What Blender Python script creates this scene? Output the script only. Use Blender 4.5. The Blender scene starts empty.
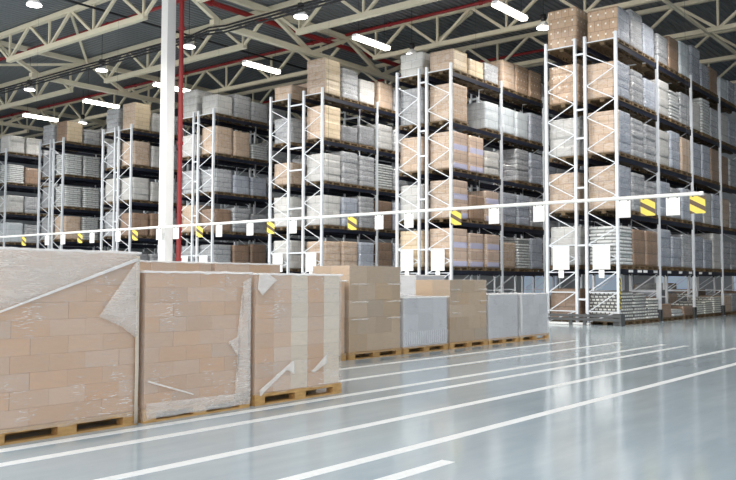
import bpy, bmesh, math, random
from mathutils import Vector, Matrix, noise

random.seed(7)
SC = bpy.context.scene
COL = SC.collection
PI = math.pi

# ------------------------------------------------------------------ helpers
def tag(o, label=None, cat=None, group=None, kind=None):
    if label: o['label'] = label
    if cat: o['category'] = cat
    if group: o['group'] = group
    if kind: o['kind'] = kind
    return o

def mesh(name, verts, faces, mat, smooth=False, midx=None):
    me = bpy.data.meshes.new(name)
    me.from_pydata([tuple(v) for v in verts], [], faces)
    for m in (mat if isinstance(mat, (list, tuple)) else [mat]):
        me.materials.append(m)
    if midx:
        for p, i in zip(me.polygons, midx):
            p.material_index = i
    if smooth:
        for p in me.polygons:
            p.use_smooth = True
    me.update()
    return me

def obj(name, me, parent=None, loc=None, rot=None):
    o = bpy.data.objects.new(name, me)
    COL.objects.link(o)
    if parent: o.parent = parent
    if loc is not None: o.location = loc
    if rot is not None: o.rotation_euler = rot
    return o

def empty(name, loc=(0, 0, 0), rz=0):
    o = bpy.data.objects.new(name, None)
    o.empty_display_size = .2
    COL.objects.link(o)
    o.location = loc
    o.rotation_euler = (0, 0, rz)
    return o

class MB:
    """collects vertices and faces of one part"""
    def __init__(s): s.v = []; s.f = []; s.m = []
    def add(s, v, f, mi=0):
        n = len(s.v); s.v += [tuple(q) for q in v]
        s.f += [tuple(i + n for i in q) for q in f]; s.m += [mi] * len(f)
    def box(s, x0, x1, y0, y1, z0, z1, mi=0):
        s.add([(x0,y0,z0),(x1,y0,z0),(x1,y1,z0),(x0,y1,z0),(x0,y0,z1),(x1,y0,z1),(x1,y1,z1),(x0,y1,z1)],
              [(0,3,2,1),(4,5,6,7),(0,1,5,4),(1,2,6,5),(2,3,7,6),(3,0,4,7)], mi)
    def tube(s, a, b, r, n=8, mi=0, r2=None):
        a = Vector(a); b = Vector(b); d = (b - a).normalized()
        u = d.cross(Vector((0,0,1)))
        if u.length < 1e-4: u = Vector((1,0,0))
        u.normalize(); w = d.cross(u); r2 = r if r2 is None else r2
        v = []
        for p, rr in ((a, r), (b, r2)):
            for k in range(n):
                t = 2*PI*(k+.5)/n
                v.append(p + (u*math.cos(t) + w*math.sin(t))*rr)
        f = [(k, (k+1) % n, n+(k+1) % n, n+k) for k in range(n)]
        f += [tuple(range(n-1, -1, -1)), tuple(range(n, 2*n))]
        s.add(v, f, mi)
    def bar(s, a, b, w, h, mi=0):
        """rectangular hollow-section look: w across, h in the plane of the vertical"""
        a = Vector(a); b = Vector(b); d = (b-a).normalized()
        u = d.cross(Vector((0,0,1)))
        if u.length < 1e-4: u = Vector((0,1,0))
        u.normalize(); w_ = u.cross(d).normalized()
        v = []
        for p in (a, b):
            for i, j in ((-1,-1),(1,-1),(1,1),(-1,1)):
                v.append(p + u*(i*w/2) + w_*(j*h/2))
        s.add(v, [(0,1,5,4),(1,2,6,5),(2,3,7,6),(3,0,4,7),(0,3,2,1),(4,5,6,7)], mi)
    def lathe(s, prof, n=16, mi=0, c=(0,0,0)):
        v = []; f = []
        for r, z in prof:
            for k in range(n):
                t = 2*PI*k/n
                v.append((c[0]+r*math.cos(t), c[1]+r*math.sin(t), c[2]+z))
        for i in range(len(prof)-1):
            for k in range(n):
                f.append((i*n+k, i*n+(k+1) % n, (i+1)*n+(k+1) % n, (i+1)*n+k))
        f.append(tuple(range(n-1, -1, -1))); f.append(tuple((len(prof)-1)*n+k for k in range(n)))
        s.add(v, f, mi)
    def mesh(s, name, mat, smooth=False):
        return mesh(name, s.v, s.f, mat, smooth, s.m if isinstance(mat, (list, tuple)) else None)
    def build(s, name, mat, parent=None, loc=None, rot=None, smooth=False):
        return obj(name, s.mesh(name, mat, smooth), parent, loc, rot)

def voxel_mesh(name, xs, ys, zs, occ, mat):
    """one welded skin round the filled cells of an uneven grid"""
    nx, ny, nz = len(xs)-1, len(ys)-1, len(zs)-1
    S = set((i,j,k) for i in range(nx) for j in range(ny) for k in range(nz) if occ(i,j,k))
    V = {}; vs = []; fs = []
    def vid(i,j,k):
        if (i,j,k) not in V:
            V[(i,j,k)] = len(vs); vs.append((xs[i],ys[j],zs[k]))
        return V[(i,j,k)]
    Q = {(-1,0,0): [(0,0,0),(0,0,1),(0,1,1),(0,1,0)], (1,0,0): [(1,0,0),(1,1,0),(1,1,1),(1,0,1)],
         (0,-1,0): [(0,0,0),(1,0,0),(1,0,1),(0,0,1)], (0,1,0): [(0,1,0),(0,1,1),(1,1,1),(1,1,0)],
         (0,0,-1): [(0,0,0),(0,1,0),(1,1,0),(1,0,0)], (0,0,1): [(0,0,1),(1,0,1),(1,1,1),(0,1,1)]}
    for c in sorted(S):
        for d, q in Q.items():
            if (c[0]+d[0], c[1]+d[1], c[2]+d[2]) not in S:
                fs.append(tuple(vid(c[0]+a, c[1]+b, c[2]+e) for a,b,e in q))
    return mesh(name, vs, fs, mat)

# ------------------------------------------------------------------ materials
def new_mat(name):
    m = bpy.data.materials.new(name); m.use_nodes = True
    nt = m.node_tree
    return m, nt, nt.nodes['Principled BSDF']

def N(nt, t, **k):
    n = nt.nodes.new(t)
    for a, b in k.items():
        if a.startswith('i_'):
            n.inputs[a[2:].replace('_', ' ')].default_value = b
        else: setattr(n, a, b)
    return n

def simple(name, col, rough=.5, metal=0., var=.06, scale=6., spec=.5, coat=0.):
    m, nt, p = new_mat(name)
    tc = N(nt, 'ShaderNodeTexCoord'); nz = N(nt, 'ShaderNodeTexNoise', i_Scale=scale, i_Detail=4.)
    nt.links.new(tc.outputs['Object'], nz.inputs['Vector'])
    mx = N(nt, 'ShaderNodeMixRGB')
    mx.inputs[1].default_value = (*[c*(1-var*2) for c in col], 1)
    mx.inputs[2].default_value = (*[min(1, c*(1+var*2)) for c in col], 1)
    nt.links.new(nz.outputs['Fac'], mx.inputs[0]); nt.links.new(mx.outputs[0], p.inputs['Base Color'])
    p.inputs['Roughness'].default_value = rough; p.inputs['Metallic'].default_value = metal
    p.inputs['Specular IOR Level'].default_value = spec; p.inputs['Coat Weight'].default_value = coat
    return m

def math_n(nt, op, a, b=None, clamp=False):
    n = N(nt, 'ShaderNodeMath', operation=op); n.use_clamp = clamp
    for i, v in enumerate((a, b)):
        if v is None: continue
        if isinstance(v, (int, float)): n.inputs[i].default_value = v
        else: nt.links.new(v, n.inputs[i])
    return n.outputs[0]

def goods(name, c1, c2, seam, bw, rh, film=.25, rough=.45, coat=.3, bands=None, dots=False, wr=.35, rnd=.25, filmcol=(.66,.68,.72), seamw=.012):
    """cartons or sacks under stretch film: rows of units with seams, a milky streaked film, wrinkles"""
    m, nt, p = new_mat(name); L = nt.links.new
    tc = N(nt, 'ShaderNodeTexCoord'); sp = N(nt, 'ShaderNodeSeparateXYZ'); L(tc.outputs['Object'], sp.inputs[0])
    oi = N(nt, 'ShaderNodeObjectInfo')
    u = math_n(nt, 'ADD', sp.outputs[0], sp.outputs[1])
    cb = N(nt, 'ShaderNodeCombineXYZ'); L(u, cb.inputs[0]); L(sp.outputs[2], cb.inputs[1])
    br = N(nt, 'ShaderNodeTexBrick'); L(cb.outputs[0], br.inputs['Vector'])
    br.inputs['Color1'].default_value = (*c1, 1); br.inputs['Color2'].default_value = (*c2, 1); br.inputs['Mortar'].default_value = (*seam, 1)
    br.inputs['Scale'].default_value = 1; br.inputs['Mortar Size'].default_value = seamw; br.inputs['Mortar Smooth'].default_value = .3
    br.inputs['Brick Width'].default_value = bw; br.inputs['Row Height'].default_value = rh
    col = br.outputs['Color']
    if bands:
        bc, period, frac = bands
        t = math_n(nt, 'FRACT', math_n(nt, 'DIVIDE', sp.outputs[2], period))
        k = math_n(nt, 'LESS_THAN', t, frac)
        mx = N(nt, 'ShaderNodeMixRGB'); L(k, mx.inputs[0]); L(col, mx.inputs[1]); mx.inputs[2].default_value = (*bc, 1); col = mx.outputs[0]
    if dots:
        fu = math_n(nt, 'FRACT', math_n(nt, 'DIVIDE', u, bw)); fz = math_n(nt, 'FRACT', math_n(nt, 'DIVIDE', sp.outputs[2], rh))
        du = math_n(nt, 'LESS_THAN', math_n(nt, 'ABSOLUTE', math_n(nt, 'SUBTRACT', fu, .5)), .11)
        dz = math_n(nt, 'LESS_THAN', math_n(nt, 'ABSOLUTE', math_n(nt, 'SUBTRACT', fz, .6)), .09)
        k = math_n(nt, 'MULTIPLY', du, dz)
        mx = N(nt, 'ShaderNodeMixRGB'); L(k, mx.inputs[0]); L(col, mx.inputs[1]); mx.inputs[2].default_value = (.82,.78,.72,1); col = mx.outputs[0]
    # tone differs from load to load
    hs = N(nt, 'ShaderNodeHueSaturation'); L(col, hs.inputs['Color'])
    v = math_n(nt, 'ADD', math_n(nt, 'MULTIPLY', oi.outputs['Random'], rnd), 1-rnd*.5); L(v, hs.inputs['Value'])
    col = hs.outputs[0]
    # film
    mp = N(nt, 'ShaderNodeMapping'); mp.inputs['Scale'].default_value = (2.2, 2.2, 7)
    mp.inputs['Rotation'].default_value = (.25, .2, 0); L(tc.outputs['Object'], mp.inputs['Vector'])
    off = N(nt, 'ShaderNodeVectorMath', operation='ADD'); cx = N(nt, 'ShaderNodeCombineXYZ')
    L(math_n(nt, 'MULTIPLY', oi.outputs['Random'], 37.), cx.inputs[0]); L(mp.outputs[0], off.inputs[0]); L(cx.outputs[0], off.inputs[1])
    nz = N(nt, 'ShaderNodeTexNoise', i_Scale=1.6, i_Detail=5., i_Roughness=.6, i_Distortion=1.2); L(off.outputs[0], nz.inputs['Vector'])
    fm = math_n(nt, 'MULTIPLY', math_n(nt, 'SUBTRACT', nz.outputs['Fac'], .38, True), film*4, True)
    mx = N(nt, 'ShaderNodeMixRGB'); L(fm, mx.inputs[0]); L(col, mx.inputs[1]); mx.inputs[2].default_value = (*filmcol, 1)
    L(mx.outputs[0], p.inputs['Base Color'])
    bm = N(nt, 'ShaderNodeBump', i_Strength=wr, i_Distance=.04); L(nz.outputs['Fac'], bm.inputs['Height'])
    L(bm.outputs[0], p.inputs['Normal']); L(bm.outputs[0], p.inputs['Coat Normal'])
    p.inputs['Roughness'].default_value = rough; p.inputs['Coat Weight'].default_value = coat; p.inputs['Coat Roughness'].default_value = .14
    return m

def film_mat(name, lo, hi, col=(.88,.84,.80), bump=.5):
    m, nt, p = new_mat(name); L = nt.links.new
    tc = N(nt, 'ShaderNodeTexCoord')
    mp = N(nt, 'ShaderNodeMapping'); mp.inputs['Scale'].default_value = (1.5, 1.5, 6); mp.inputs['Rotation'].default_value = (.1, .22, 0)
    L(tc.outputs['Object'], mp.inputs['Vector'])
    nz = N(nt, 'ShaderNodeTexNoise', i_Scale=1.9, i_Detail=7., i_Roughness=.62, i_Distortion=1.6); L(mp.outputs[0], nz.inputs['Vector'])
    n2 = N(nt, 'ShaderNodeTexNoise', i_Scale=1.5, i_Detail=2.); L(tc.outputs['Object'], n2.inputs['Vector'])
    m2 = N(nt, 'ShaderNodeMapping'); m2.inputs['Scale'].default_value = (3.2, 3.2, 26); m2.inputs['Rotation'].default_value = (.05, .1, 0); L(tc.outputs['Object'], m2.inputs['Vector'])
    n3 = N(nt, 'ShaderNodeTexNoise', i_Scale=2.2, i_Detail=5., i_Roughness=.6, i_Distortion=1.2); L(m2.outputs[0], n3.inputs['Vector'])
    k = math_n(nt, 'MULTIPLY', math_n(nt, 'SUBTRACT', n3.outputs['Fac'], .555, True), 8., True)
    k = math_n(nt, 'MULTIPLY', k, math_n(nt, 'MULTIPLY', math_n(nt, 'SUBTRACT', n2.outputs['Fac'], .48, True), 7., True))
    k = math_n(nt, 'ADD', k, math_n(nt, 'MULTIPLY', math_n(nt, 'SUBTRACT', nz.outputs['Fac'], .48, True), .7), True)
    fac = math_n(nt, 'ADD', math_n(nt, 'MULTIPLY', k, hi-lo), lo)
    bm = N(nt, 'ShaderNodeBump', i_Strength=bump, i_Distance=.02); L(nz.outputs['Fac'], bm.inputs['Height'])
    p.inputs['Base Color'].default_value = (*col, 1); p.inputs['Roughness'].default_value = .28; p.inputs['Specular IOR Level'].default_value = .6
    L(bm.outputs[0], p.inputs['Normal'])
    L(fac, p.inputs['Alpha'])
    return m

def emit(name, col, s):
    m, nt, p = new_mat(name)
    p.inputs['Base Color'].default_value = (*col, 1)
    p.inputs['Emission Color'].default_value = (*col, 1); p.inputs['Emission Strength'].default_value = s
    return m

M = {}
M['post'] = simple('rack_white_steel', (.70,.74,.79), .4, 0, .03)
M['beam'] = simple('rack_navy_steel', (.010,.013,.026), .45, 0, .1)
M['truss'] = simple('cream_painted_steel', (.70,.64,.49), .5, 0, .04, 2.)
M['red'] = simple('red_pipe_paint', (.27,.016,.018), .4, 0, .05)
M['black'] = simple('black_rubber', (.012,.012,.014), .6)
M['dark'] = simple('dark_guard_steel', (.075,.08,.085), .5)
M['white'] = simple('white_sign_face', (.93,.93,.93), .5, 0, .01)
M['barw'] = simple('white_bar_paint', (.88,.88,.86), .35, 0, .02)
M['col'] = simple('column_paint', (.80,.80,.79), .5, 0, .02, 1.5)
M['line'] = simple('white_floor_paint', (.80,.82,.82), .35, 0, .06, 14.)
M['lens'] = emit('lamp_lens_glow', (1, .98, .95), 9.)
M['strip'] = emit('tube_glow', (1, .94, .82), 9.)
M['wall'] = simple('wall_panel', (.34,.37,.41), .7, 0, .03, .5)
M['pane'] = emit('window_daylight', (.62,.78,1.), .16)

def wood(nm='pallet_wood', c1=(.33,.18,.06,1), c2=(.56,.34,.13,1)):
    m, nt, p = new_mat(nm); L = nt.links.new
    tc = N(nt, 'ShaderNodeTexCoord'); mp = N(nt, 'ShaderNodeMapping'); mp.inputs['Scale'].default_value = (3, 12, 12)
    L(tc.outputs['Object'], mp.inputs[0]); nz = N(nt, 'ShaderNodeTexNoise', i_Scale=2., i_Detail=5.); L(mp.outputs[0], nz.inputs['Vector'])
    cr = N(nt, 'ShaderNodeValToRGB'); cr.color_ramp.elements[0].position = .3; cr.color_ramp.elements[1].position = .75
    cr.color_ramp.elements[0].color = c1; cr.color_ramp.elements[1].color = c2
    L(nz.outputs['Fac'], cr.inputs[0])
    hs = N(nt, 'ShaderNodeHueSaturation'); oi = N(nt, 'ShaderNodeObjectInfo')
    L(math_n(nt, 'ADD', math_n(nt, 'MULTIPLY', oi.outputs['Random'], .4), .8), hs.inputs['Value'])
    L(cr.outputs[0], hs.inputs['Color']); L(hs.outputs[0], p.inputs['Base Color']); p.inputs['Roughness'].default_value = .75
    return m
M['wood'] = wood()
M['wood_old'] = wood('weathered_pallet_wood', (.08,.055,.03,1), (.20,.135,.07,1))

def carton_mat(name, col, rnd=.35):
    m, nt, p = new_mat(name); L = nt.links.new
    oi = N(nt, 'ShaderNodeObjectInfo'); tc = N(nt, 'ShaderNodeTexCoord')
    mp = N(nt, 'ShaderNodeMapping'); mp.inputs['Scale'].default_value = (3, 3, 22); L(tc.outputs['Object'], mp.inputs[0])
    nz = N(nt, 'ShaderNodeTexNoise', i_Scale=1.5, i_Detail=4.); L(mp.outputs[0], nz.inputs['Vector'])
    hs = N(nt, 'ShaderNodeHueSaturation'); hs.inputs['Color'].default_value = (*col, 1)
    v = math_n(nt, 'ADD', math_n(nt, 'MULTIPLY', oi.outputs['Random'], rnd), 1-rnd*.5)
    v = math_n(nt, 'MULTIPLY', v, math_n(nt, 'ADD', math_n(nt, 'MULTIPLY', nz.outputs['Fac'], .16), .92))
    L(v, hs.inputs['Value'])
    s = math_n(nt, 'ADD', math_n(nt, 'MULTIPLY', math_n(nt, 'FRACT', math_n(nt, 'MULTIPLY', oi.outputs['Random'], 7.31)), .3), .85)
    L(s, hs.inputs['Saturation'])
    L(hs.outputs[0], p.inputs['Base Color']); p.inputs['Roughness'].default_value = .7
    return m
M['carton'] = carton_mat('kraft_cardboard', (.475,.29,.168), .15)
M['carton_pink'] = carton_mat('rosy_cardboard', (.51,.345,.235), .15)
M['carton_cream'] = carton_mat('pale_cardboard', (.58,.49,.39), .12)
M['carton_dull'] = carton_mat('brown_cardboard', (.42,.315,.22), .2)
M['film'] = film_mat('stretch_film', .2, .75)
M['film_thin'] = film_mat('thin_stretch_film', .05, .45)
M['film_thick'] = film_mat('doubled_stretch_film', .26, .7, (.90,.85,.80))
M['film_tail'] = film_mat('film_tail', .38, .8, (.95,.92,.89))
M['film_fold'] = film_mat('bunched_stretch_film', .45, .9, (.96,.95,.94))

G = {}
G['tan'] = goods('tan_cartons_in_film', (.50,.36,.245), (.44,.31,.21), (.30,.20,.13), .41, .36, .32)
G['dot'] = goods('labelled_cartons_in_film', (.52,.35,.22), (.46,.30,.19), (.28,.18,.11), .30, .40, .16, dots=True)
G['lav'] = goods('banded_cartons_in_film', (.56,.42,.33), (.50,.38,.30), (.30,.22,.2), .62, .34, .10, bands=((.50,.50,.68), .82, .3))
G['gry'] = goods('grey_goods_in_film', (.34,.35,.37), (.28,.29,.31), (.12,.13,.15), .64, .27, .34, coat=.9, wr=1.3)
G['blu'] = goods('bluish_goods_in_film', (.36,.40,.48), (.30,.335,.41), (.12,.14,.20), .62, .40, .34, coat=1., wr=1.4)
G['wht'] = goods('white_sacks', (.58,.60,.60), (.50,.52,.53), (.22,.23,.22), .62, .135, .2, coat=.25, seamw=.022)
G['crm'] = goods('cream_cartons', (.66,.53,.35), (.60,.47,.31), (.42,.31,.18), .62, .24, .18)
G['brn'] = goods('brown_cartons', (.26,.165,.105), (.22,.14,.09), (.11,.07,.045), .62, .5, .10)
G['pal'] = goods('pale_goods_in_film', (.52,.51,.49), (.46,.455,.44), (.28,.28,.27), .62, .36, .35, coat=.5, wr=.6)
G['sil'] = goods('silver_white_blocks', (.58,.64,.68), (.54,.60,.65), (.32,.37,.42), .62, .45, .35, coat=.6, wr=.6)
G['bag'] = goods('small_white_bags', (.84,.84,.80), (.66,.67,.64), (.10,.10,.10), .17, .12, .1, coat=.1, seamw=.03)
G['dkg'] = goods('dark_grey_goods_in_film', (.20,.205,.22), (.16,.165,.18), (.07,.07,.08), .62, .4, .22, coat=.5, wr=.7)
G['crt'] = goods('white_slatted_crates', (.72,.73,.68), (.66,.67,.63), (.14,.14,.13), .2, .1, .05, coat=.1, seamw=.022)
LOOK = dict(tan='tan film-wrapped cartons', dot='brown cartons with pale labels', lav='tan cartons with lavender bands',
            gry='grey film-wrapped goods', blu='bluish film-wrapped goods', wht='white layered sacks', crm='cream carton stack',
            brn='dark brown cartons', pal='pale milky-wrapped goods', sil='silvery white block', bag='small white bags',
            dkg='dark grey wrapped goods', crt='white slatted crates')
CNAME = dict(tan='cartons', dot='cartons', lav='cartons', gry='wrapped_goods', blu='wrapped_goods', wht='sacks', crm='cartons', brn='cartons',
             pal='wrapped_goods', sil='wrapped_goods', bag='bags', dkg='wrapped_goods', crt='crates')

# ------------------------------------------------------------------ floor, roof, walls
def floor_mat():
    m, nt, p = new_mat('polished_concrete'); L = nt.links.new
    tc = N(nt, 'ShaderNodeTexCoord')
    n1 = N(nt, 'ShaderNodeTexNoise', i_Scale=.28, i_Detail=6., i_Roughness=.6); L(tc.outputs['Object'], n1.inputs['Vector'])
    mp = N(nt, 'ShaderNodeMapping'); mp.inputs['Scale'].default_value = (.35, 2.2, 1); L(tc.outputs['Object'], mp.inputs[0])
    n2 = N(nt, 'ShaderNodeTexNoise', i_Scale=1.6, i_Detail=7., i_Roughness=.65); L(mp.outputs[0], n2.inputs['Vector'])
    f = math_n(nt, 'ADD', math_n(nt, 'MULTIPLY', n1.outputs['Fac'], .6), math_n(nt, 'MULTIPLY', n2.outputs['Fac'], .4))
    cr = N(nt, 'ShaderNodeValToRGB'); cr.color_ramp.elements[0].position = .33; cr.color_ramp.elements[1].position = .68
    cr.color_ramp.elements[0].color = (.335,.405,.45,1); cr.color_ramp.elements[1].color = (.45,.53,.575,1)
    L(f, cr.inputs[0]); L(cr.outputs[0], p.inputs['Base Color'])
    r = math_n(nt, 'ADD', math_n(nt, 'MULTIPLY', n2.outputs['Fac'], .12), .065); L(r, p.inputs['Roughness'])
    bm = N(nt, 'ShaderNodeBump', i_Strength=.05, i_Distance=.01); L(n2.outputs['Fac'], bm.inputs['Height']); L(bm.outputs[0], p.inputs['Normal'])
    p.inputs['Specular IOR Level'].default_value = .45
    return m
b = MB(); b.box(-14, 62, -14, 76, -.3, 0)
tag(b.build('floor', floor_mat()), kind='structure')

def deck():
    vs = []; fs = []; y = -8.; prof = []
    while y < 76:
        prof += [(y, 15.42), (y+.13, 15.42), (y+.17, 15.36), (y+.28, 15.36)]; y += .32
    x0, x1 = 9., 62.; n = len(prof)
    for x in (x0, x1): vs += [(x, p[0], p[1]) for p in prof]
    for i in range(n-1): fs.append((i, n+i, n+i+1, i+1))
    k = len(vs)
    vs += [(x0, -8, 15.7), (x1, -8, 15.7), (x1, prof[-1][0], 15.7), (x0, prof[-1][0], 15.7)]
    fs.append((k, k+1, k+2, k+3))
    fs.append((0, k, k+1, n)); fs.append((n-1, 2*n-1, k+2, k+3))
    m = simple('galvanised_roof_deck', (.165,.18,.195), .42, .25, .08, .25)
    return mesh('ceiling', vs, fs, m)
tag(obj('ceiling', deck()), kind='structure')
b = MB(); b.box(62, 62.3, -14, 76, 0, 15.7); tag(b.build('wall_back', M['wall']), kind='structure')
b = MB(); b.box(29, 62, -8.3, -8, 0, 15.7); tag(b.build('wall_light_blocker', M['wall']), kind='structure')  # unseen side wall, added and cut short to hold back side light
b = MB(); b.box(-2, 62, 76, 76.3, 0, 15.7); tag(b.build('wall_left', M['wall']), kind='structure')
for i, y in enumerate((15.5, 21, 26.5, 32)):
    w = MB(); w.box(61.9, 62.05, y-1.5, y+1.5, .6, 3.2)
    o = w.build('window_%d' % (i+1), M['pane']); tag(o, kind='structure')
    w = MB()
    w.box(61.84, 61.9, y-1.62, y-1.5, .5, 3.3); w.box(61.84, 61.9, y+1.5, y+1.62, .5, 3.3)
    w.box(61.84, 61.9, y-1.5, y+1.5, .5, .6); w.box(61.84, 61.9, y-1.5, y+1.5, 3.2, 3.3)
    w.build('window_frame', M['white'], o)

for i, (yy, xa, xb) in enumerate([(7.71,-8,21.7),(7.118,-8,21.66),(5.94,-8,21.75),(4.803,-8,25.5),(4.2,-8,6.36),(8.895,-8,21.7),(10.079,-8,21.55)]):
    b = MB(); b.box(xa, xb, yy-.07, yy+.07, -.001, .003)
    tag(b.build('floor_marking', M['line']), kind='structure')

# ------------------------------------------------------------------ roof steel
GY = [13.8, 29.8, 45.8, 61.8]
TZ0, TZ1 = 13.68, 15.2
def truss(x, name_lab, w=.2):
    r = empty('roof_truss', (x, 0, TZ0)); tag(r, name_lab, 'roof truss', 'roof trusses'); dz = TZ1-TZ0
    b = MB(); b.bar((0, -4, dz), (0, 75, dz), w, w); b.build('top_chord', M['truss'], r)
    for a, e in ((-.2, 27.8), (31.8, 43.8), (47.8, 59.8), (63.8, 73.8)):
        b = MB(); b.bar((0, a-.15, 0), (0, e+.15, 0), w, w); b.build('bottom_chord', M['truss'], r)
        y = a
        while y <= e+.01:
            for s in (-2, 2):
                b = MB(); b.bar((0, y+s*.04, .05), (0, y+s*.97, dz-.05), .13, .13); b.build('diagonal', M['truss'], r)
            b = MB(); b.bar((0, y, .05), (0, y, dz-.05), .1, .1); b.build('upright', M['truss'], r)
            y += 4
TX = [17., 23.01, 29.13, 35.1, 41.15, 46.9, 53.]
for x, lab in zip(TX[1:], ['cream roof truss meeting the white column, in front of the black cables',
                       'cream roof truss just behind the row of round lamps and black cables',
                       'cream roof truss with red pipe along its top, behind the strip lights',
                       'cream roof truss above the middle of the guard-railed rack, beyond the strip lights',
                       'second deepest cream roof truss, high over the guard-railed rack',
                       'deepest cream roof truss under the dark roof']):
    truss(x, lab, .25 if x < 30 else .21)
def girder(y, lab, x0=17., x1=59.):
    r = empty('roof_girder', (0, y, 13.62)); tag(r, lab, 'roof girder', 'roof girders'); dz = 15.2-13.62
    b = MB(); b.bar((11, 0, dz-.13), (x1, 0, dz-.13), .26, .26); b.build('top_chord', M['truss'], r)
    # panels hang between columns at x = 23 and 47
    for c, d in ((26.03, 43.98), (50.05, 58.8)):
        b = MB(); b.bar((c-.7, 0, 0), (d+.5, 0, 0), .3, .26); b.build('bottom_chord', M['truss'], r)
    xs = [23.01, 26.03, 29.13, 32.1, 35.1, 38.1, 41.15, 43.98, 46.9, 50.05, 53, 56]
    for i in range(len(xs)-1):
        hi = i % 2 == 0
        za, zb = (dz-.2, .05) if hi else (.05, dz-.2)
        b = MB(); b.bar((xs[i]+.1, 0, za), (xs[i+1]-.1, 0, zb), .2, .2); b.build('diagonal', M['truss'], r)
    b = MB(); b.bar((20.2, 0, .05), (22.9, 0, dz-.2), .2, .2); b.build('diagonal', M['truss'], r)
    b = MB(); b.bar((12, 0, 0), (20.6, 0, 0), .3, .26); b.build('bottom_chord', M['truss'], r)
    return r
girder(29.8, 'heavy cream girder running from the white column over the racks')
girder(45.8, 'cream girder crossing the trusses beyond the black cables')
girder(61.8, 'cream girder deepest in the roof, past the most distant strip light')
def brace(a, b_, lab):
    m = MB(); m.bar(a, b_, .13, .13)
    tag(m.build('roof_brace', M['truss']), lab, 'brace', 'roof braces')
brace((23.1, 37.9, 15.0), (29.0, 45.7, 15.0), 'slanting cream brace from the column truss towards the cable truss')
brace((23.1, 53.7, 15.0), (29.0, 45.9, 15.0), 'slanting cream brace mirroring the one over the round lamps')
brace((35.2, 21.8, 15.0), (41.0, 29.6, 15.0), 'slanting cream brace between the trusses above the second rack')
brace((35.2, 12.3, 13.62), (46.8, 12.3, 13.62), 'level cream strut joining the trusses above the guard-railed rack')

# column and the red riser
b = MB(); b.box(22.68, 23.12, 29.6, 30.04, 0, 15.2)
b.box(22.6, 23.2, 29.52, 30.12, 0, .02); b.box(22.6, 23.2, 29.52, 30.12, 15.18, 15.3)
tag(b.build('column', M['col']), 'square white column standing between the racks', 'column', kind='structure')
def pipe(pts, r, mat, name, lab, cat, grp=None, fit=True):
    m = MB()
    for p, q in zip(pts, pts[1:]): m.tube(p, q, r, 10)
    root = m.build(name, mat, smooth=False)
    tag(root, lab, cat, grp)
    if fit:
        p, q = Vector(pts[0]), Vector(pts[-1]); d = (q-p); n = max(1, int(d.length/6))
        for i in range(n+1):
            c = p+d*((i+.5)/(n+1)); f = MB(); f.tube(c-d.normalized()*.07, c+d.normalized()*.07, r*1.4, 10); f.build('coupling', mat, root)
    return root
pipe([(23.3, 29.42, 0), (23.3, 29.42, 15.3)], .105, M['red'], 'riser_pipe', 'red vertical pipe beside the white column', 'pipe')
RP = 'red sprinkler pipes'
pipe([(25.1, -4, 15.0), (25.1, 74, 15.0)], .085, M['red'], 'sprinkler_pipe', 'red sprinkler pipe just behind the truss at the white column', 'pipe', RP)
pipe([(34.8, -4, 15.2), (34.8, 74, 15.2)], .085, M['red'], 'sprinkler_pipe', 'red sprinkler pipe along the truss top behind the strip lights', 'pipe', RP)
pipe([(43.6, 17.5, 15.0), (43.6, 74, 15.0)], .085, M['red'], 'sprinkler_pipe', 'red sprinkler pipe deepest in the roof, over the second rack', 'pipe', RP)
pipe([(11, 30.3, 14.75), (58, 30.3, 14.75)], .13, M['red'], 'sprinkler_main', 'thick red pipe running beside the heavy girder from the column', 'pipe', RP)
pipe([(12, 35.6, 14.85), (58, 35.6, 14.85)], .055, M['black'], 'black_conduit', 'thin black conduit crossing the trusses beside the white column', 'pipe', fit=False)
for k, (dx, z) in enumerate(((-.1, 12.98), (.0, 13.17), (.1, 13.36))):
    pipe([(25.42+dx, -2, z), (25.42+dx, 29.0, z), (25.42+dx, 30.2, z+.12), (25.42+dx, 31.4, z), (25.42+dx, 74, z)], .046, M['black'],
         'hanging_cable', ['lowest of three black cables strung above the round lamps', 'middle of three black cables strung above the round lamps',
         'topmost of three black cables strung above the round lamps'][k], 'cable', 'black power cables', fit=False)

# ------------------------------------------------------------------ lamps
def area(name, parent, loc, size, power, col=(1,.96,.9), sy=None, spread=150):
    l = bpy.data.lights.new(name, 'AREA'); l.energy = power; l.color = col; l.size = size
    if sy: l.shape = 'RECTANGLE'; l.size_y = sy
    else: l.shape = 'DISK'
    l.spread = math.radians(spread)
    o = bpy.data.objects.new(name, l); COL.objects.link(o); o.parent = parent; o.location = loc
    return o
LAMP_W = 380
hb_h = MB(); hb_h.lathe([(.05,.62),(.14,.6),(.16,.42),(.10,.36),(.12,.3)], 16); hb_h = hb_h.mesh('lamp_housing', M['black'], True)
hb_s = MB(); hb_s.lathe([(.12,.30),(.26,.14),(.31,.03),(.29,.03)], 20); hb_s = hb_s.mesh('lamp_shade', M['white'], True)
hb_l = MB(); hb_l.lathe([(.29,-.005),(.30,.03)], 20); hb_l = hb_l.mesh('lens', M['lens'])
hb_w = MB(); hb_w.tube((0,0,.6), (0,0,2.42), .012, 6); hb_w = hb_w.mesh('hanger', M['black'])
ordw = ['first','second','third','fourth','fifth','sixth','seventh','eighth','ninth','tenth','eleventh','twelfth','thirteenth','fourteenth','fifteenth']
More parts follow.
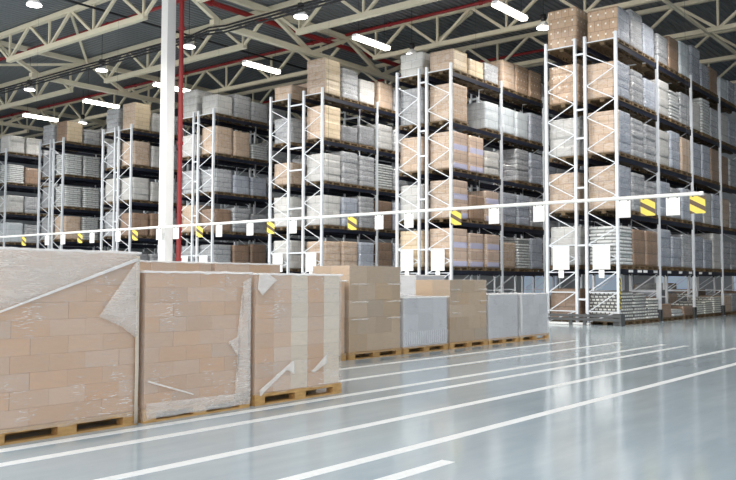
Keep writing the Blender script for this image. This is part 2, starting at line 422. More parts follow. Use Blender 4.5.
for X, ys, lab in ((17.85, (24.5, 32.1, 39.4), 'in front of the column truss'),
                   (25.8, (9.8, 17.2, 24.55, 32.0, 39.3, 46.7), 'below the black cables'),  # first lamp is out of view, continuing the grid, added to light the rack
                   (33.7, (9.75, 17.15, 24.4, 53.6), 'past the strip lights')):  # first of this row is likewise an unseen lamp added for that rack
    for i, y in enumerate(ys):
        r = empty('highbay_lamp', (X, y, 12.93))
        tag(r, 'round hanging lamp %s, %s from the guard-railed rack' % (lab, ordw[i]), 'lamp', 'round hanging lamps')
        obj('lamp_housing', hb_h, r); obj('lamp_shade', hb_s, r); obj('lens', hb_l, r); obj('hanger', hb_w, r)
        area('lamp_light', r, (0, 0, -.03), .58, LAMP_W)
st_h = MB(); st_h.box(-1.27,1.27,-.13,.13,.06,.14); st_h.box(-1.3,-1.27,-.14,.14,0,.14); st_h.box(1.27,1.3,-.14,.14,0,.14); st_h = st_h.mesh('lamp_housing', M['white'])
st_t = MB(); st_t.tube((-1.27,0,0),(1.27,0,0),.11,10); st_t = st_t.mesh('tube', M['strip'])
st_w = MB(); st_w.tube((0,0,.13),(0,0,2.1),.008,6); st_w = st_w.mesh('hanger', M['black'])
for i, y in enumerate((17.65, 25.3, 32.97, 40.75, 48.1, 55.6)):
    r = empty('strip_light', (31.6, y, 13.26))
    tag(r, 'bright tube strip light under the roof, %s counted from the guard-railed rack' % ordw[i], 'strip light', 'tube strip lights')
    obj('lamp_housing', st_h, r)
    for s in (-.07, .07): obj('tube', st_t, r, (0, s, 0))
    for s in (-1, 1): obj('hanger', st_w, r, (s, 0, 0))
    area('strip_lamp_light', r, (0, 0, -.08), 2.5, 1100, (1,.93,.8), .25, 165)

# ------------------------------------------------------------------ pallet loads
def pallet_mesh(w, d, name='pallet', mat='wood'):
    bx = w*.105; by = d*.11
    xs = [0, bx, w/2-bx*.6, w/2+bx*.6, w-bx, w]; ys = [0, by, d/2-by*.6, d/2+by*.6, d-by, d]
    zs = [0, .022, .105, .15]
    return voxel_mesh(name, [x-w/2 for x in xs], [y-d/2 for y in ys], zs,
        lambda i,j,k: True if k == 2 else ((i in (0,2,4) and j in (0,2,4)) if k == 1 else j in (0,2,4)), M[mat])

COMBO = dict(tgs=('tan','blu'), dgs=('dot','blu'), tls=('tan','lav'), tcs=('tan','crm'), bcs=('brn','crm'))  # bluish sides paint in film sheen, cream sides strip light; lavender bands are real
LOOK.update(tgs='tan cartons, bluish sheen painted on sides', dgs='pale-labelled cartons, bluish sheen painted on sides', tls='cartons with lavender-banded sides', tcs='tan cartons, sides painted lamplit', bcs='brown cartons, sides painted lamplit')
def cargo_mesh(kind, w, d, h, seed):
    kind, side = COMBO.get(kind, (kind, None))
    rng = random.Random(seed)
    lay = dict(tan=.36, dot=.40, lav=.34, gry=.27, blu=.4, wht=.135, crm=.24, brn=.5, pal=.36, sil=.45, bag=.12, dkg=.4, crt=.1)[kind]
    bulge = dict(wht=.03, bag=.028, gry=.008, crt=.02).get(kind, .004); jit = dict(wht=.02, gry=.014, bag=.02, pal=.012, blu=.012).get(kind, .006)
    n = max(2, round(h/lay)); lh = h/n
    NS = 6; rad = .05
    def ring(z, g, ox, oy, wob):
        pts = []; W, D = w/2-g, d/2-g
        cs = [(-W,-D),(W,-D),(W,D),(-W,D)]
        for i in range(4):
            a, e = cs[i], cs[(i+1) % 4]
            L = math.hypot(e[0]-a[0], e[1]-a[1])
            for t in [rad/L] + [k/NS for k in range(1, NS)] + [1-rad/L]:
                x, y = a[0]+(e[0]-a[0])*t, a[1]+(e[1]-a[1])*t
                q = 1+wob*noise.noise(Vector((x*2.5+seed, y*2.5, z*2.2)))
                pts.append((x*q+ox, y*q+oy, z))
        return pts
    vs = []; m = 4*(NS+1); rings = 0
    wob = .014 if kind in ('gry','pal','blu','dkg','wht') else .006
    for l in range(n):
        ox, oy = rng.uniform(-jit, jit), rng.uniform(-jit, jit)
        for t, g in ((.02, bulge+.006), (.2, .002), (.5, 0), (.8, .002), (.98, bulge+.006)):
            vs += ring((l+t)*lh, g, ox, oy, wob); rings += 1
    vs += ring(h+.004, .05, 0, 0, wob); rings += 1
    fs = []
    for r in range(rings-1):
        for k in range(m):
            fs.append((r*m+k, r*m+(k+1) % m, (r+1)*m+(k+1) % m, (r+1)*m+k))
    c = len(vs); vs.append((0, 0, h+.012)); top = (rings-1)*m
    fs += [(top+k, top+(k+1) % m, c) for k in range(m)]
    fs.append(tuple(range(m-1, -1, -1)))
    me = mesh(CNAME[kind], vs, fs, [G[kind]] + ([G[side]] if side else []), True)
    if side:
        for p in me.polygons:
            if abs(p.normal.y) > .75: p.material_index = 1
    return me

PALW, PALD = 1.24, 1.26
PM = pallet_mesh(PALW, PALD, mat='wood_old')
CM = {}
TIERZ = [0., 2.10, 4.19, 6.33, 8.44, 10.63]
TIERN = ['floor level', 'lowest beam tier', 'second beam tier', 'third beam tier', 'fourth beam tier', 'top tier']
def rack_load(kind, h, x, y, z, label, group, sx=1.):
    q = (kind, round(h*20)/20, random.randrange(2), sx)
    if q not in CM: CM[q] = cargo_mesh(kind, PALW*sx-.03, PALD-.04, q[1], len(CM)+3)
    r = empty('pallet_load', (x+random.uniform(-.02, .02), y+random.uniform(-.015, .015), z+.003))
    tag(r, label, 'pallet', group)
    obj('pallet', PM, r)
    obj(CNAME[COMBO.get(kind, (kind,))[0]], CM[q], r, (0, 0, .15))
    return r

# ------------------------------------------------------------------ racks
X0 = 29.92; BAY = 4.27; UP = 11.0
b = MB()
# lipped channel post, 11 m tall, with a foot plate
pr = [(-.055,-.05),(.055,-.05),(.055,.05),(.02,.05),(.02,.035),(.038,.035),(.038,-.035),(-.038,-.035),(-.038,.035),(-.02,.035),(-.02,.05),(-.055,.05)]
n = len(pr)
b.v = [(x, y, z) for z in (0, UP) for x, y in pr]
b.f = [(k, (k+1) % n, n+(k+1) % n, n+k) for k in range(n)] + [tuple(range(n-1,-1,-1)), tuple(range(n, 2*n))]
b.m = [0]*len(b.f)
POST = b.mesh('upright_post', M['post'])
b = MB(); b.box(-.09, .09, -.1, .1, 0, .012); FOOT = b.mesh('foot_plate', M['post'])
def lattice_mesh(d):
    m = MB(); y0, y1 = .05, d-.05
    for z in (.5, 1.22, 1.98, 3.02, UP-.25): m.bar((0, y0, z), (0, y1, z), .03, .04)
    for za, zb in ((.5, 1.22), (1.22, 1.98), (-.1, .5)):
        m.bar((0, y0, zb if d > 0 else za), (0, y1, max(.1, za)), .024, .034)
    z = 3.02; s = 0; step = .605
    m.bar((0, y1, 1.98), (0, y0, 2.5), .024, .034); m.bar((0, y0, 2.5), (0, y1, 3.02), .024, .034)
    while z+step < UP-.2:
        a, e = (y1, y0) if s % 2 == 0 else (y0, y1)
        m.bar((0, a, z), (0, e, z+step), .024, .034); z += step; s += 1
    return m.mesh('bracing_lattice', M['post'])
RAIL = MB(); RAIL.box(.056, BAY-.056, -.025, .025, -.14, 0); RAIL.box(.056, .07, -.04, .04, -.2, .04); RAIL.box(BAY-.07, BAY-.056, -.04, .04, -.2, .04)
RAILM = MB()
def rail_mesh():
    # stepped beam with end brackets, one skin
    return voxel_mesh('load_rail', [.056, .075, BAY-.075, BAY-.056], [-.035, -.022, .022, .035], [-.22, -.17, 0, .05],
        lambda i,j,k: (i in (0,2)) or (k == 1 and j == 1), M['beam'])
RAIL = rail_mesh()
SPACERS = (.95, 3.0, 5.2, 7.1, 8.2, 10.35)
def spacer_mesh(gap):
    m = MB(); m.bar((0, .05, 0), (0, gap-.05, 0), .05, .07); return m.mesh('row_spacer', M['post'])
RACKS = [  # yD (aisle face), yC, yB, yA, bays
    (12.27, 13.49, 13.9, 15.12, 4), (19.6, 20.86, 21.26, 22.47, 3), (27.0, 28.23, 29.23, 30.53, 2), (34.93, 36.2, 36.6, 37.84, 2),
    (42.35, 43.63, 44.0, 45.28, 2), (49.76, 50.93, 51.3, 52.65, 2), (57.15, 58.35, 58.75, 60.0, 2)]
RNAME = ['the guard-railed rack'] + ['%s rack from the guard rail' % k for k in ('second', 'third', 'fourth', 'fifth', 'sixth', 'seventh')]
RLAB = ['tall white rack with dark guard rail across its end', 'tall white pallet rack second from the guard-railed one', 'tall white pallet rack third from the guard-railed one',
        'tall white pallet rack just past the red pipe, fourth from the guard-railed one', 'tall white pallet rack on the other side of the column from the red pipe',
        'tall white pallet rack sixth from the guard-railed one', 'tall white pallet rack seventh from the guard-railed one']
for ri, (yD, yC, yB, yA, nb) in enumerate(RACKS):
    r = empty('pallet_rack', (X0, 0, 0)); tag(r, RLAB[ri], 'pallet rack', 'tall pallet racks')
    for (ya, yb) in ((yD, yC), (yB, yA)):
        lat = lattice_mesh(yb-ya)
        for k in range(nb+1):
            for y in (ya, yb):
                p = obj('upright_post', POST, r, (k*BAY, y, 0), (0, 0, 0 if y == yb else PI)); obj('foot_plate', FOOT, p)
            obj('bracing_lattice', lat, r, (k*BAY, ya, 0))
            if k < nb:
                for z in TIERZ[1:]:
                    for y in (ya+.03, yb-.03): obj('load_rail', RAIL, r, (k*BAY, y, z))
    sm = spacer_mesh(yB-yC)
    for k in range(nb+1):
        for z in SPACERS: obj('row_spacer', sm, r, (k*BAY, yC, z))
    if ri == 0:
        # guard across the end, a block at the corner post, hazard strip, post boots and location tags
        g = MB(); g.box(-.42, -.36, -.25+yD, yA+.12, .31, .40); g.box(-.42, -.36, -.25+yD, yA+.12, .17, .27)
        for y in (yD-.2, yC-.05, yB+.1, yA+.06): g.box(-.40, -.28, y-.06, y+.06, 0, .42)
        g.build('end_guard', M['dark'], r)
        g = MB(); g.box(-.3, .1, yD-.2, yD-.08, 0, .44); g.box(-.3, -.12, yD-.2, yD+.1, 0, .44); g.build('corner_guard', M['dark'], r)
        g = MB(); g.box(-.35, -.2, yC-.2, yA, .01, .09); g.build('kick_plate', M['white'], r)
        m, nt, p_ = new_mat('hazard_tape'); tc = N(nt, 'ShaderNodeTexCoord'); sp = N(nt, 'ShaderNodeSeparateXYZ'); nt.links.new(tc.outputs['Object'], sp.inputs[0])
        t = math_n(nt, 'LESS_THAN', math_n(nt, 'FRACT', math_n(nt, 'MULTIPLY', math_n(nt, 'ADD', sp.outputs[2], sp.outputs[0]), 5.5)), .5)
        mx = N(nt, 'ShaderNodeMixRGB'); nt.links.new(t, mx.inputs[0]); mx.inputs[1].default_value = (.62,.5,.04,1); mx.inputs[2].default_value = (.03,.03,.03,1)
        nt.links.new(mx.outputs[0], p_.inputs['Base Color'])
        g = MB(); g.box(-.03, .06, yD-.066, yD-.052, .6, 1.75); g.box(.056, .07, yD-.066, yD+.05, .6, 1.75); g.build('hazard_strip', m, r)
        for k in range(1, nb+1):
            g = MB(); g.box(-.09, .09, -.09, -.07, 0, .5); g.box(-.09, -.07, -.09, .09, 0, .5); g.box(.07, .09, -.09, .09, 0, .5); g.build('post_boot', M['dark'], r, (k*BAY, yD, 0))
        for x in (1.0, 1.9, 2.5, 3.6, 5.2, 6.6, 7.9, 9.3, 10.7):
            g = MB(); g.box(0, .42, -.034, -.026, -.12, -.02); g.build('location_tag', M['white'], r, (x, yD+.03, TIERZ[1]))

# loads: first aisle-side row, then the row behind it; five beam tiers from the top down, then the floor
F = {}
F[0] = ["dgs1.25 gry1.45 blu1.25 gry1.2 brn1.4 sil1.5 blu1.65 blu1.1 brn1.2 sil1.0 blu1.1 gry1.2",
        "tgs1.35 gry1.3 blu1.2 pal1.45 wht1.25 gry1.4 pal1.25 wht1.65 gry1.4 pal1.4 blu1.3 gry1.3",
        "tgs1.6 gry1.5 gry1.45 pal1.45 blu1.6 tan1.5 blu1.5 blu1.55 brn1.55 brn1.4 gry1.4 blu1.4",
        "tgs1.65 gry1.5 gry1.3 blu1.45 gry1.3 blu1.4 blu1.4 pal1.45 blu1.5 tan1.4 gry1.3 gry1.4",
        "wht1.45 brn1.4 brn1.4 blu1.55 blu1.3 gry1.45 blu1.45 blu1.35 pal1.7 gry1.4 gry1.4 tan1.3",
        "bag1.1 bag1.0 bag.8 brn.55 wht.3 brn.4 crt.5 crt.55 crt.75 tan.8 gry.9 brn1.0"]
F[1] = ["tcs.9 crm.75 gry.85 tan1.3 dot1.35 dot1.35 pal.9 gry1.0",
        "tan1.6 - sil1.25 sil1.25 sil1.25 blu1.4 gry1.4",
        "tls1.6 tls1.6 pal1.1 - gry1.55 blu1.5 blu1.5 gry1.2",
        "tls1.65 brn1.1 tls1.4 blu1.45 blu1.45 gry1.4 gry1.2",
        "tls1.65 tls1.5 tls1.5 tan1.2 wht1.45 blu1.5 gry1.4",
        "wht.5 crt.5 brn.5 brn.6 wht.4 crt.6 brn.6"]
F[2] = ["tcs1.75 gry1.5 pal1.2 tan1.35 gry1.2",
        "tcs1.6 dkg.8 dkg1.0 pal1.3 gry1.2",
        "pal1.35 gry1.6 gry1.55 wht1.3 gry1.2",
        "pal1.45 blu1.45 gry1.6 brn1.5 blu1.5",
        "tan1.3 tan1.35 blu1.35 brn1.4 blu1.4",
        "brn.6 wht.5 brn.7 crt.6 brn.5"]
F[3] = ["pal1.05 gry1.3 gry1.1 gry1.2", "tan1.5 tan1.4 wht.85 gry1.2", "gry1.25 blu1.05 blu1.05 gry1.2", "brn1.2 gry1.35 gry1.1 gry1.2", "gry1.35 brn1.35 brn1.45 gry1.1", "wht.6 brn.6 crt.6 brn.5"]
F[4] = ["tcs1.6 pal1.15 gry1.2", "tan1.45 pal1.3 gry1.2", "pal1.35 pal1.2 gry1.2", "brn1.35 brn1.4 gry1.2", "dkg1.0 gry1.0 gry1.1", "brn.6 wht.6 crt.6"]
F[5] = ["bcs1.35 gry1.0 pal1.2", "wht1.35 wht1.35 gry1.2", "wht1.35 wht1.35 gry1.2", "tan1.5 wht1.5 gry1.2", "brn.9 dkg1.1 gry1.1", "brn.6 wht.6 crt.6"]
F[6] = ["pal1.2 pal1.2 gry1.3", "wht1.3 brn1.2 gry1.2", "pal1.2 gry1.2 gry1.2", "sil1.4 gry1.3 gry1.2", "dkg1.1 dkg1.1 gry1.1", "brn.6 wht.6 crt.6"]
B = {0: ["dot1.55 tan1.3", "dot1.5 tan1.3", "pal1.5 tan1.4", "tan1.5 tan1.3", "pal1.5 gry1.3", "brn1.2 brn1.0 tan.7 gry1.1 wht.6 brn.8 blu1.1 tan.9 gry.7 crt.9 brn1.1"],
     1: ["pal1.05 gry1.0", "gry1.65 gry1.5", "tan1.55 tan1.4", "pal1.55 gry1.3", "crm1.6 gry1.4", "brn.6 wht.5"],
     2: ["tan.75 tan1.1", "gry1.25 brn1.5", "tan1.1 gry1.5", "pal1.5 gry1.5", "pal1.4 tan1.2", "brn.6 wht.5"],
     3: ["pal1.55 crm1.5", "pal1.2 tan1.2", "gry1.3 gry1.3", "tan1.5 gry1.3", "gry1.3 gry1.2", "brn.6 wht.5"],
     4: ["gry1.45 gry1.3", "gry1.5 gry1.3", "pal1.4 gry1.3", "gry1.5 gry1.3", "tan1.2 gry1.2", "brn.6 wht.5"],
     5: ["gry1.3 gry1.2", "gry1.5 gry1.2", "gry1.4 gry1.3", "gry1.5 gry1.3", "dkg1.2 gry1.2", "brn.6 wht.5"]}
import re
BIG = set()
for ri, (yD, yC, yB, yA, nb) in enumerate(RACKS):
    for row, tab, yc in (('', F.get(ri), (yD+yC)/2), ('far row, ', B.get(ri), (yB+yA)/2)):
        if not tab: continue
        for t, line in enumerate(tab):
            tier = 5-t
            for k, e in enumerate(line.split()):
                if e == '-': continue
                kind, h = e[:3], float(e[3:])
                if k >= nb*3: continue
                bx = X0 + BAY*(k//3)
                x = bx + .105 + .685 + (k % 3)*1.345
                lab = '%s, %s %s, %s' % (LOOK[kind], (ordw[k]+' on') if not row else ('far-row end of' if k == 0 else 'far-row %s on' % ordw[k]), TIERN[tier], RNAME[ri])
                lab = ' '.join(lab.split()[:99])
                rack_load(kind, h, x, yc, TIERZ[tier], lab, 'pallet loads on the racks')

for i, (kind, h, x, y) in enumerate((('brn', 1.0, 46.5, 17.6), ('gry', 1.4, 48.3, 17.9), ('tan', .9, 50.2, 18.3), ('blu', 1.3, 52.4, 18.9), ('wht', .8, 54.6, 19.4),
        ('brn', 1.4, 56.6, 20.0), ('gry', 1.1, 58.4, 20.8), ('tan', 1.3, 59.6, 22.6))):
    rack_load(kind, h, x, y, 0, '%s on the floor seen deep beneath the guard-railed rack, %s along' % (LOOK[kind], ordw[i]), 'pallets on the aisle floor beyond')

# ------------------------------------------------------------------ clearance bar with its hanging boards, and placards
r = empty('clearance_bar', (22.5, 0, 3.93)); tag(r, 'long white clearance bar hung across the rack ends', 'clearance bar')
b = MB(); b.tube((0, 6.93, 0), (0, 46, 0), .05, 12); b.build('bar', M['barw'], r)
b = MB(); b.tube((0, 6.9, 0), (0, 6.99, 0), .058, 12); b.build('end_cap', M['white'], r)
for y in (7.3, 13.8, 20, 26, 33, 40, 45.5):
    b = MB(); b.tube((0, y, .04), (0, y, 15.36-3.93), .0035, 6); b.build('hanging_wire', M['dark'], r)
def yellow_mat():
    m, nt, p = new_mat('yellow_brown_stripes'); L = nt.links.new
    tc = N(nt, 'ShaderNodeTexCoord'); sp = N(nt, 'ShaderNodeSeparateXYZ'); L(tc.outputs['Object'], sp.inputs[0])
    t = math_n(nt, 'FRACT', math_n(nt, 'MULTIPLY', math_n(nt, 'SUBTRACT', math_n(nt, 'MULTIPLY', sp.outputs[2], 1.), math_n(nt, 'MULTIPLY', sp.outputs[1], .55)), 3.3))
    k = math_n(nt, 'LESS_THAN', t, .42)
    mx = N(nt, 'ShaderNodeMixRGB'); L(k, mx.inputs[0]); mx.inputs[1].default_value = (.86,.70,.12,1); mx.inputs[2].default_value = (.13,.085,.05,1)
    L(mx.outputs[0], p.inputs['Base Color']); p.inputs['Roughness'].default_value = .5
    return m
YM = yellow_mat()
def board_mesh(w, h, mat, name):
    m = MB(); m.box(-.006, .006, -w/2, w/2, -h, 0); return m.mesh(name, mat)
YB = board_mesh(.40, .46, YM, 'face'); WB = board_mesh(.37, .48, M['white'], 'face')
CL = MB(); CL.box(-.008, .008, -.02, .02, -.02, .0095); CLM = CL.mesh('clip', M['dark'])
def place_sign(y, kind, label, group):
    o = empty('hanging_sign' if kind == 'w' else 'hazard_sign', (22.5, y, 3.87))
    tag(o, label, 'sign', group)
    obj('face', WB if kind == 'w' else YB, o)
    for s in (-.12, .12): obj('clip', CLM, o, (0, s, 0))
for i, y in enumerate((7.05, 8.37, 14.56, 18.87, 22.92, 27.07, 31.47, 35.82, 40.96)):
    place_sign(y, 'y', 'yellow and brown striped board, %s from the free end of the clearance bar' % ordw[i], 'striped boards on the clearance bar')
for i, y in enumerate((7.69, 9.04, 11.64, 13.17, 16.41, 17.67, 21.74, 24.06, 25.87, 28.6, 29.76, 32.75, 34.81, 37.29, 38.74)):
    place_sign(y, 'w', 'blank white board, %s from the free end of the clearance bar' % ordw[i], 'white boards on the clearance bar')
PB = MB(); PB.box(-.012, .012, -.34, .34, -.45, .45); PBM = PB.mesh('panel', M['white'])
PT = MB(); PT.box(-.008, .008, -.11, .11, -.15, .15); PTM = PT.mesh('tag', M['white'])
for ri, (yD, yC, yB, yA, nb) in enumerate(RACKS[:6]):
    for s, y in (('aisle-side', (yD+yC)/2), ('far-side', (yB+yA)/2)):
        o = empty('end_placard', (X0-.085, y, 2.53)); tag(o, 'large white placard on the %s frame of %s' % (s, RNAME[ri]), 'placard', 'white placards on the rack ends')
        obj('panel', PBM, o); obj('tag', PTM, o, (0, 0, -.62))

# ------------------------------------------------------------------ wrapped pallets standing on the floor
def bev_box(name, w, d, h, mat, bv=.003):
    bm = bmesh.new(); bmesh.ops.create_cube(bm, size=1)
    for v in bm.verts: v.co = (v.co.x*w, v.co.y*d, v.co.z*h + h/2)
    bmesh.ops.bevel(bm, geom=list(bm.edges), offset=bv, segments=1, affect='EDGES')
    me = bpy.data.meshes.new(name); bm.to_mesh(me); bm.free(); me.materials.append(mat); return me

def wrap_mesh(w, d, z0, z1, mat, amp=.012, seed=0, flare=0.):
    """thin film drawn round the load, wrinkled, open underneath"""
    NX, NZ = 22, 26; vs = []; fs = []; per = []
    for i in range(NX): per.append((-w/2+w*i/NX, -d/2))
    for i in range(NX): per.append((w/2, -d/2+d*i/NX))
    for i in range(NX): per.append((w/2-w*i/NX, d/2))
    for i in range(NX): per.append((-w/2, d/2-d*i/NX))
    P = len(per)
    def disp(x, y, z):
        return noise.noise(Vector((x*3+seed, y*3, z*9)))*amp + noise.noise(Vector((x*9+seed, y*9+3, z*22)))*amp*.5
    for k in range(NZ+1):
        t = k/NZ; z = z0+(z1-z0)*t
        for x, y in per:
            q = disp(x, y, z); s = 1+(q+amp*.6)/(.5*w) + flare*(1-t)**6
            if k == 0: z_ = z0+noise.noise(Vector((x*5+seed, y*5, 1)))*.025
            else: z_ = z
            vs.append((x*s, y*s, z_))
    for k in range(NZ):
        for i in range(P):
            fs.append((k*P+i, k*P+(i+1) % P, (k+1)*P+(i+1) % P, (k+1)*P+i))
    base = NZ*P; c0 = len(vs)
    vs += [(x*.9, y*.9, z1+.012+noise.noise(Vector((x*6, y*6, seed)))*.012) for x, y in per]
    for i in range(P): fs.append((base+i, base+(i+1) % P, c0+(i+1) % P, c0+i))
    c = len(vs); vs.append((0, 0, z1+.012)); fs += [(c0+i, c0+(i+1) % P, c) for i in range(P)]
    return mesh('stretch_wrap', vs, fs, mat, True)

def rim_mesh(w, d, z, hgt, seed, amp=.014):
    """bunched film rolled round the top edge"""
    NX = 40; per = []
    for i in range(NX): per.append((-w/2+w*i/NX, -d/2))
    for i in range(NX//2): per.append((w/2, -d/2+d*2*i/NX))
    for i in range(NX): per.append((w/2-w*i/NX, d/2))
    for i in range(NX//2): per.append((-w/2, d/2-d*2*i/NX))
    P = len(per); vs = []; fs = []; R = 6
    for k in range(R):
        t = 2*PI*k/R
        for x, y in per:
            n_ = noise.noise(Vector((x*7+seed, y*7, 2.)))
            rr = .009+.009*abs(n_); s = 1+(rr*math.cos(t)+amp*.8)/(.5*w)
            vs.append((x*s, y*s, z+rr*math.sin(t)*(hgt/.02)+n_*.012))
    for k in range(R):
        for i in range(P): fs.append((k*P+i, ((k+1) % R)*P+i, ((k+1) % R)*P+(i+1) % P, k*P+(i+1) % P))
    return mesh('wrap_rim', vs, fs, M['film_fold'], True)

def patch(pts, y, mat, seed, parent, name='wrap_fold', th=.004, sub=5):
    """a second sheet of film lying over the face: outline in x and z, wrinkled and a few mm thick"""
    bm = bmesh.new()
    vs = [bm.verts.new((x, y, z)) for x, z in pts]; f = bm.faces.new(vs)
    bmesh.ops.triangulate(bm, faces=[f])
    bmesh.ops.subdivide_edges(bm, edges=list(bm.edges), cuts=sub, use_grid_fill=True)
    for v in bm.verts: v.co.y += noise.noise(Vector((v.co.x*9+seed, 0, v.co.z*9)))*.007
    r_ = bmesh.ops.extrude_face_region(bm, geom=list(bm.faces))
    for v in [g for g in r_['geom'] if isinstance(g, bmesh.types.BMVert)]: v.co.y -= th
    bmesh.ops.recalc_face_normals(bm, faces=list(bm.faces))
    me = bpy.data.meshes.new(name); bm.to_mesh(me); bm.free(); me.materials.append(mat)
    for p in me.polygons: p.use_smooth = True
    return obj(name, me, parent)

def floor_load(x0, x1, y0, d, top, label, nx, ny, nl, cm, film, brick=True, seed=0, rim=True, group='wrapped pallet loads on the floor', filmz=.10, amp=.012, cols=None, boxname='carton'):
    w = x1-x0; r = empty('pallet_load', ((x0+x1)/2, y0+d/2, 0)); tag(r, label, 'pallet', group)
    obj('pallet', pallet_mesh(w-.02, d-.02), r)
    z0 = .152; h = (top-z0-.012)/nl; W, D = w-.06, d-.06
    full = bev_box(boxname, W/nx-.001, D/ny-.003, h-.0008, M[cm]); half = bev_box(boxname, W/nx/2-.001, D/ny-.003, h-.0008, M[cm])
    colm = [bev_box(boxname, W/nx-.001, D/ny-.003, h-.0008, M[c]) for c in cols] if cols else None
    rng = random.Random(seed+5)
    for l in range(nl):
        for j in range(ny):
            y = -D/2+D*(j+.5)/ny
            z = z0+l*h
            if brick and l % 2:
                xs = [(-W/2+W/nx*.25, half)] + [(-W/2+W/nx*(i+1), full) for i in range(nx-1)] + [(W/2-W/nx*.25, half)]
            else:
                xs = [(-W/2+W/nx*(i+.5), colm[i] if colm else full) for i in range(nx)]
            for x, me in xs:
                obj(boxname, me, r, (x+rng.uniform(-.003,.003), y+rng.uniform(-.003,.003), z))
    fw = obj('stretch_wrap', wrap_mesh(w-.02, d-.02, filmz, top, M[film], amp, seed*3.7), r)
    if rim: obj('wrap_rim', rim_mesh(w-.01, d-.01, top-.005, .03, seed), fw)
    return r, fw

Y1, D1 = 7.93, 1.12
L1, w1 = floor_load(4.02, 5.75, Y1, D1, 1.92, 'tall wrapped pallet of brown cartons, the one cut by the photo edge', 4, 2, 10, 'carton', 'film', seed=1, filmz=.11)
yf = -D1/2-.012
patch([(-.82, 1.3), (.80, 1.84), (.83, 1.91), (-.82, 1.91)], yf, M['film_thick'], 3, w1)
patch([(-.82, 1.27), (-.82, 1.29), (.80, 1.86), (.83, 1.83)], yf-.008, M['film_fold'], 4, w1, sub=8)
patch([(.83, 1.86), (.83, .95), (.62, 1.1), (.33, 1.22)], yf-.006, M['film_thick'], 5, w1)
patch([(.80, .02), (.845, .02), (.845, 1.88), (.80, 1.88)], yf-.004, M['carton_cream'], 9, w1, 'corner_board')
L2, w2 = floor_load(5.82, 7.46, Y1, D1, 1.71, 'wrapped pallet of brown cartons whose film covers the pallet blocks', 4, 2, 9, 'carton', 'film', seed=2, filmz=.04, amp=.014)
patch([(-.78, .48), (-.12, .27), (-.12, .25), (-.78, .46)], yf-.004, M['film_tail'], 6, w2, sub=6)
patch([(.52, .1), (.79, .1), (.79, 1.65), (.66, 1.6), (.56, .9), (.42, .85), (.58, .65)], yf-.002, M['film_thick'], 7, w2)
patch([(-.79, .05), (.79, .05), (.79, .2), (-.79, .22)], yf-.002, M['film_thick'], 8, w2)
L3, w3 = floor_load(7.53, 9.24, Y1, D1, 1.70, 'wrapped pallet with vertical stripes of pale and rosy cartons', 5, 2, 8, 'carton', 'film', brick=False, seed=3, filmz=.14,
                    cols=['carton', 'carton_pink', 'carton_cream', 'carton', 'carton_cream'])
patch([(-.80, .2), (-.16, .55), (-.14, .36), (-.30, .42), (-.78, .12)], yf-.004, M['film_tail'], 10, w3, sub=6)
patch([(.18, .36), (.5, .58), (.52, .46), (.24, .34)], yf-.004, M['film_tail'], 11, w3, sub=6)
patch([(-.82, 1.7), (-.66, 1.7), (-.5, 1.62), (-.76, 1.42), (-.84, 1.5)], yf-.008, M['film_tail'], 12, w3, sub=6)

Y2, D2 = 11.08, 1.08
floor_load(7.98, 9.53, Y2, D2, 1.92, 'brown pallet load mostly hidden behind the film-covered pallet, by the column', 3, 2, 6, 'carton_pink', 'film_thin', seed=4)
floor_load(9.57, 11.2, Y2, D2, 1.92, 'brown pallet load mostly hidden behind the striped wrapped pallet', 3, 2, 6, 'carton_pink', 'film_thin', seed=5)
floor_load(11.35, 13.05, Y2, D2, 1.62, 'lower rosy carton load squeezed between the striped and the plain brown pallets', 3, 2, 6, 'carton_pink', 'film_thin', seed=6)
A_, wA = floor_load(13.14, 14.94, Y2, D2, 1.94, 'tall plain brown carton cube with pale film bands', 3, 2, 5, 'carton_dull', 'film_thin', brick=True, seed=7, rim=False, amp=.005)
for z in (.82, 1.18, 1.55):
    for a, e in ((-.86, -.3), (.35, .86)): patch([(a, z-.012), (e, z-.02), (e, z+.02), (a, z+.012)], -D2/2-.006, M['film_thick'], z, wA, 'film_band')
M['grey_box'] = carton_mat('grey_sleeve', (.47,.475,.495), .16)
M['film_grey'] = film_mat('grey_stretch_film', .26, .42, (.82,.83,.86), .15)
B_, wB = floor_load(15.01, 16.79, Y2, D2, 1.25, 'low pallet under grey shiny film beside the plain brown carton cube', 3, 2, 3, 'grey_box', 'film_grey', brick=False, seed=8, filmz=.12, amp=.014)
rb = MB()
for k in range(20): rb.box(-.83+k*.085, -.80+k*.085, -D2/2-.014, -D2/2-.004, .2, .48)
rb.build('rib_pattern', M['film_grey'], wB)
# loose peak of film over the back of that load
pk = MB(); pk.add([(-.8,-.2,1.26),(.5,-.15,1.26),(.5,.5,1.26),(-.8,.5,1.26),(-.6,.2,1.47),(-.1,.35,1.36)], [(0,1,5,4),(1,2,5),(2,3,4,5),(3,0,4),(0,3,2,1)])
pk.build('loose_film', M['film_grey'], wB)
C_, wC = floor_load(16.87, 18.61, Y2, D2, 1.66, 'plain brown carton cube standing between two grey wrapped loads', 3, 2, 5, 'carton_dull', 'film_thin', brick=True, seed=9, rim=False, amp=.005)
for z in (.85, 1.13, 1.42):
    for a, e in ((-.82, -.5), (.4, .82)): patch([(a, z-.012), (e, z-.016), (e, z+.016), (a, z+.012)], -D2/2-.006, M['film_thick'], z, wC, 'film_band')
floor_load(18.67, 20.22, Y2, D2, 1.28, 'grey wrapped pallet load next to the last brown carton cube', 3, 2, 4, 'grey_box', 'film_grey', brick=True, seed=10)
E_, wE = floor_load(20.29, 21.99, Y2, D2, 1.28, 'grey wrapped pallet load at the far end of the floor row', 3, 2, 4, 'grey_box', 'film_grey', brick=True, seed=11)
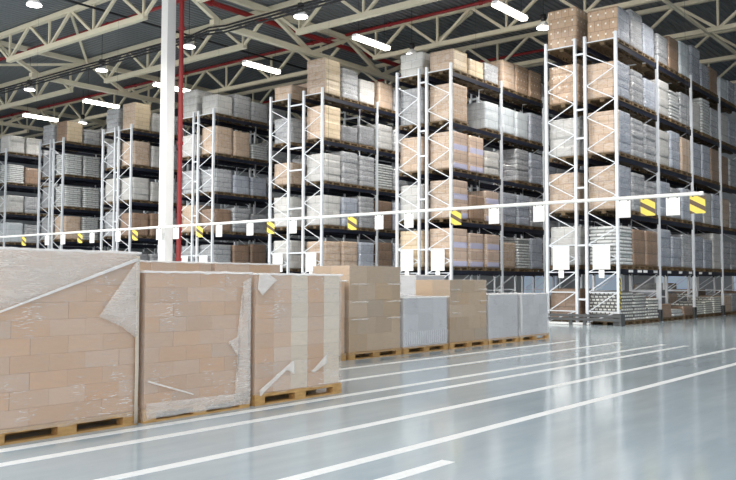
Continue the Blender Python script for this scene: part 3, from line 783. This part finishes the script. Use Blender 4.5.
patch([(-.86, .3), (-.78, .2), (-.74, .75), (-.8, 1.25), (-.87, 1.25)], -D2/2-.02, M['film_fold'], 13, wE)
floor_load(18.3, 19.7, 13.1, 1.1, 1.78, 'grey wrapped load peeping over the last brown carton cube', 2, 2, 4, 'grey_box', 'film_grey', brick=True, seed=12)

# ------------------------------------------------------------------ camera, sky, view
f_px = 839.25; a, pi_, ro = [math.radians(t) for t in (38.898, 2.845, .1443)]
F0 = Vector((math.cos(a), math.sin(a), 0)); R0 = Vector((math.sin(a), -math.cos(a), 0)); U0 = Vector((0, 0, 1))
FW = F0*math.cos(pi_)+U0*math.sin(pi_); UP_ = U0*math.cos(pi_)-F0*math.sin(pi_)
RT = R0*math.cos(ro)+UP_*math.sin(ro); UP2 = UP_*math.cos(ro)-R0*math.sin(ro)
cam = bpy.data.cameras.new('camera'); cam.sensor_width = 36; cam.lens = 36*f_px/736; cam.clip_end = 300
co = bpy.data.objects.new('camera', cam); COL.objects.link(co)
mt = Matrix.Identity(4)
for i in range(3):
    mt[i][0] = RT[i]; mt[i][1] = UP2[i]; mt[i][2] = -FW[i]
mt.translation = (0, 0, 1.6); co.matrix_world = mt
SC.camera = co

wd = bpy.data.worlds.new('daylight'); SC.world = wd; wd.use_nodes = True
nt = wd.node_tree; bg = nt.nodes['Background']
# open daylight behind the camera: brighter from the dock side (-X), dimmer and bluer from -Y
tc = N(nt, 'ShaderNodeTexCoord'); dp = N(nt, 'ShaderNodeVectorMath', operation='DOT_PRODUCT'); dp.inputs[1].default_value = (-1, .1, .15)
nt.links.new(tc.outputs['Generated'], dp.inputs[0])
mr = N(nt, 'ShaderNodeMapRange'); mr.inputs['From Min'].default_value = 0; mr.inputs['From Max'].default_value = .9
mr.inputs['To Min'].default_value = 1.05; mr.inputs['To Max'].default_value = 2.3; nt.links.new(dp.outputs['Value'], mr.inputs['Value'])
nt.links.new(mr.outputs[0], bg.inputs['Strength'])
mx = N(nt, 'ShaderNodeMixRGB'); mx.inputs[1].default_value = (.80,.90,1.,1); mx.inputs[2].default_value = (1.,.96,.90,1)
m2 = N(nt, 'ShaderNodeMapRange'); m2.inputs['From Min'].default_value = 0; m2.inputs['From Max'].default_value = .8; nt.links.new(dp.outputs['Value'], m2.inputs['Value'])
nt.links.new(m2.outputs[0], mx.inputs[0]); nt.links.new(mx.outputs[0], bg.inputs['Color'])
SC.view_settings.view_transform = 'Standard'; SC.view_settings.look = 'None'
SC.view_settings.gamma = 1; SC.view_settings.use_curve_mapping = False
SC.view_settings.exposure = 0.26
try:
    SC.cycles.use_denoising = True
    SC.cycles.max_bounces = 8; SC.cycles.diffuse_bounces = 4; SC.cycles.transparent_max_bounces = 12
except Exception: pass
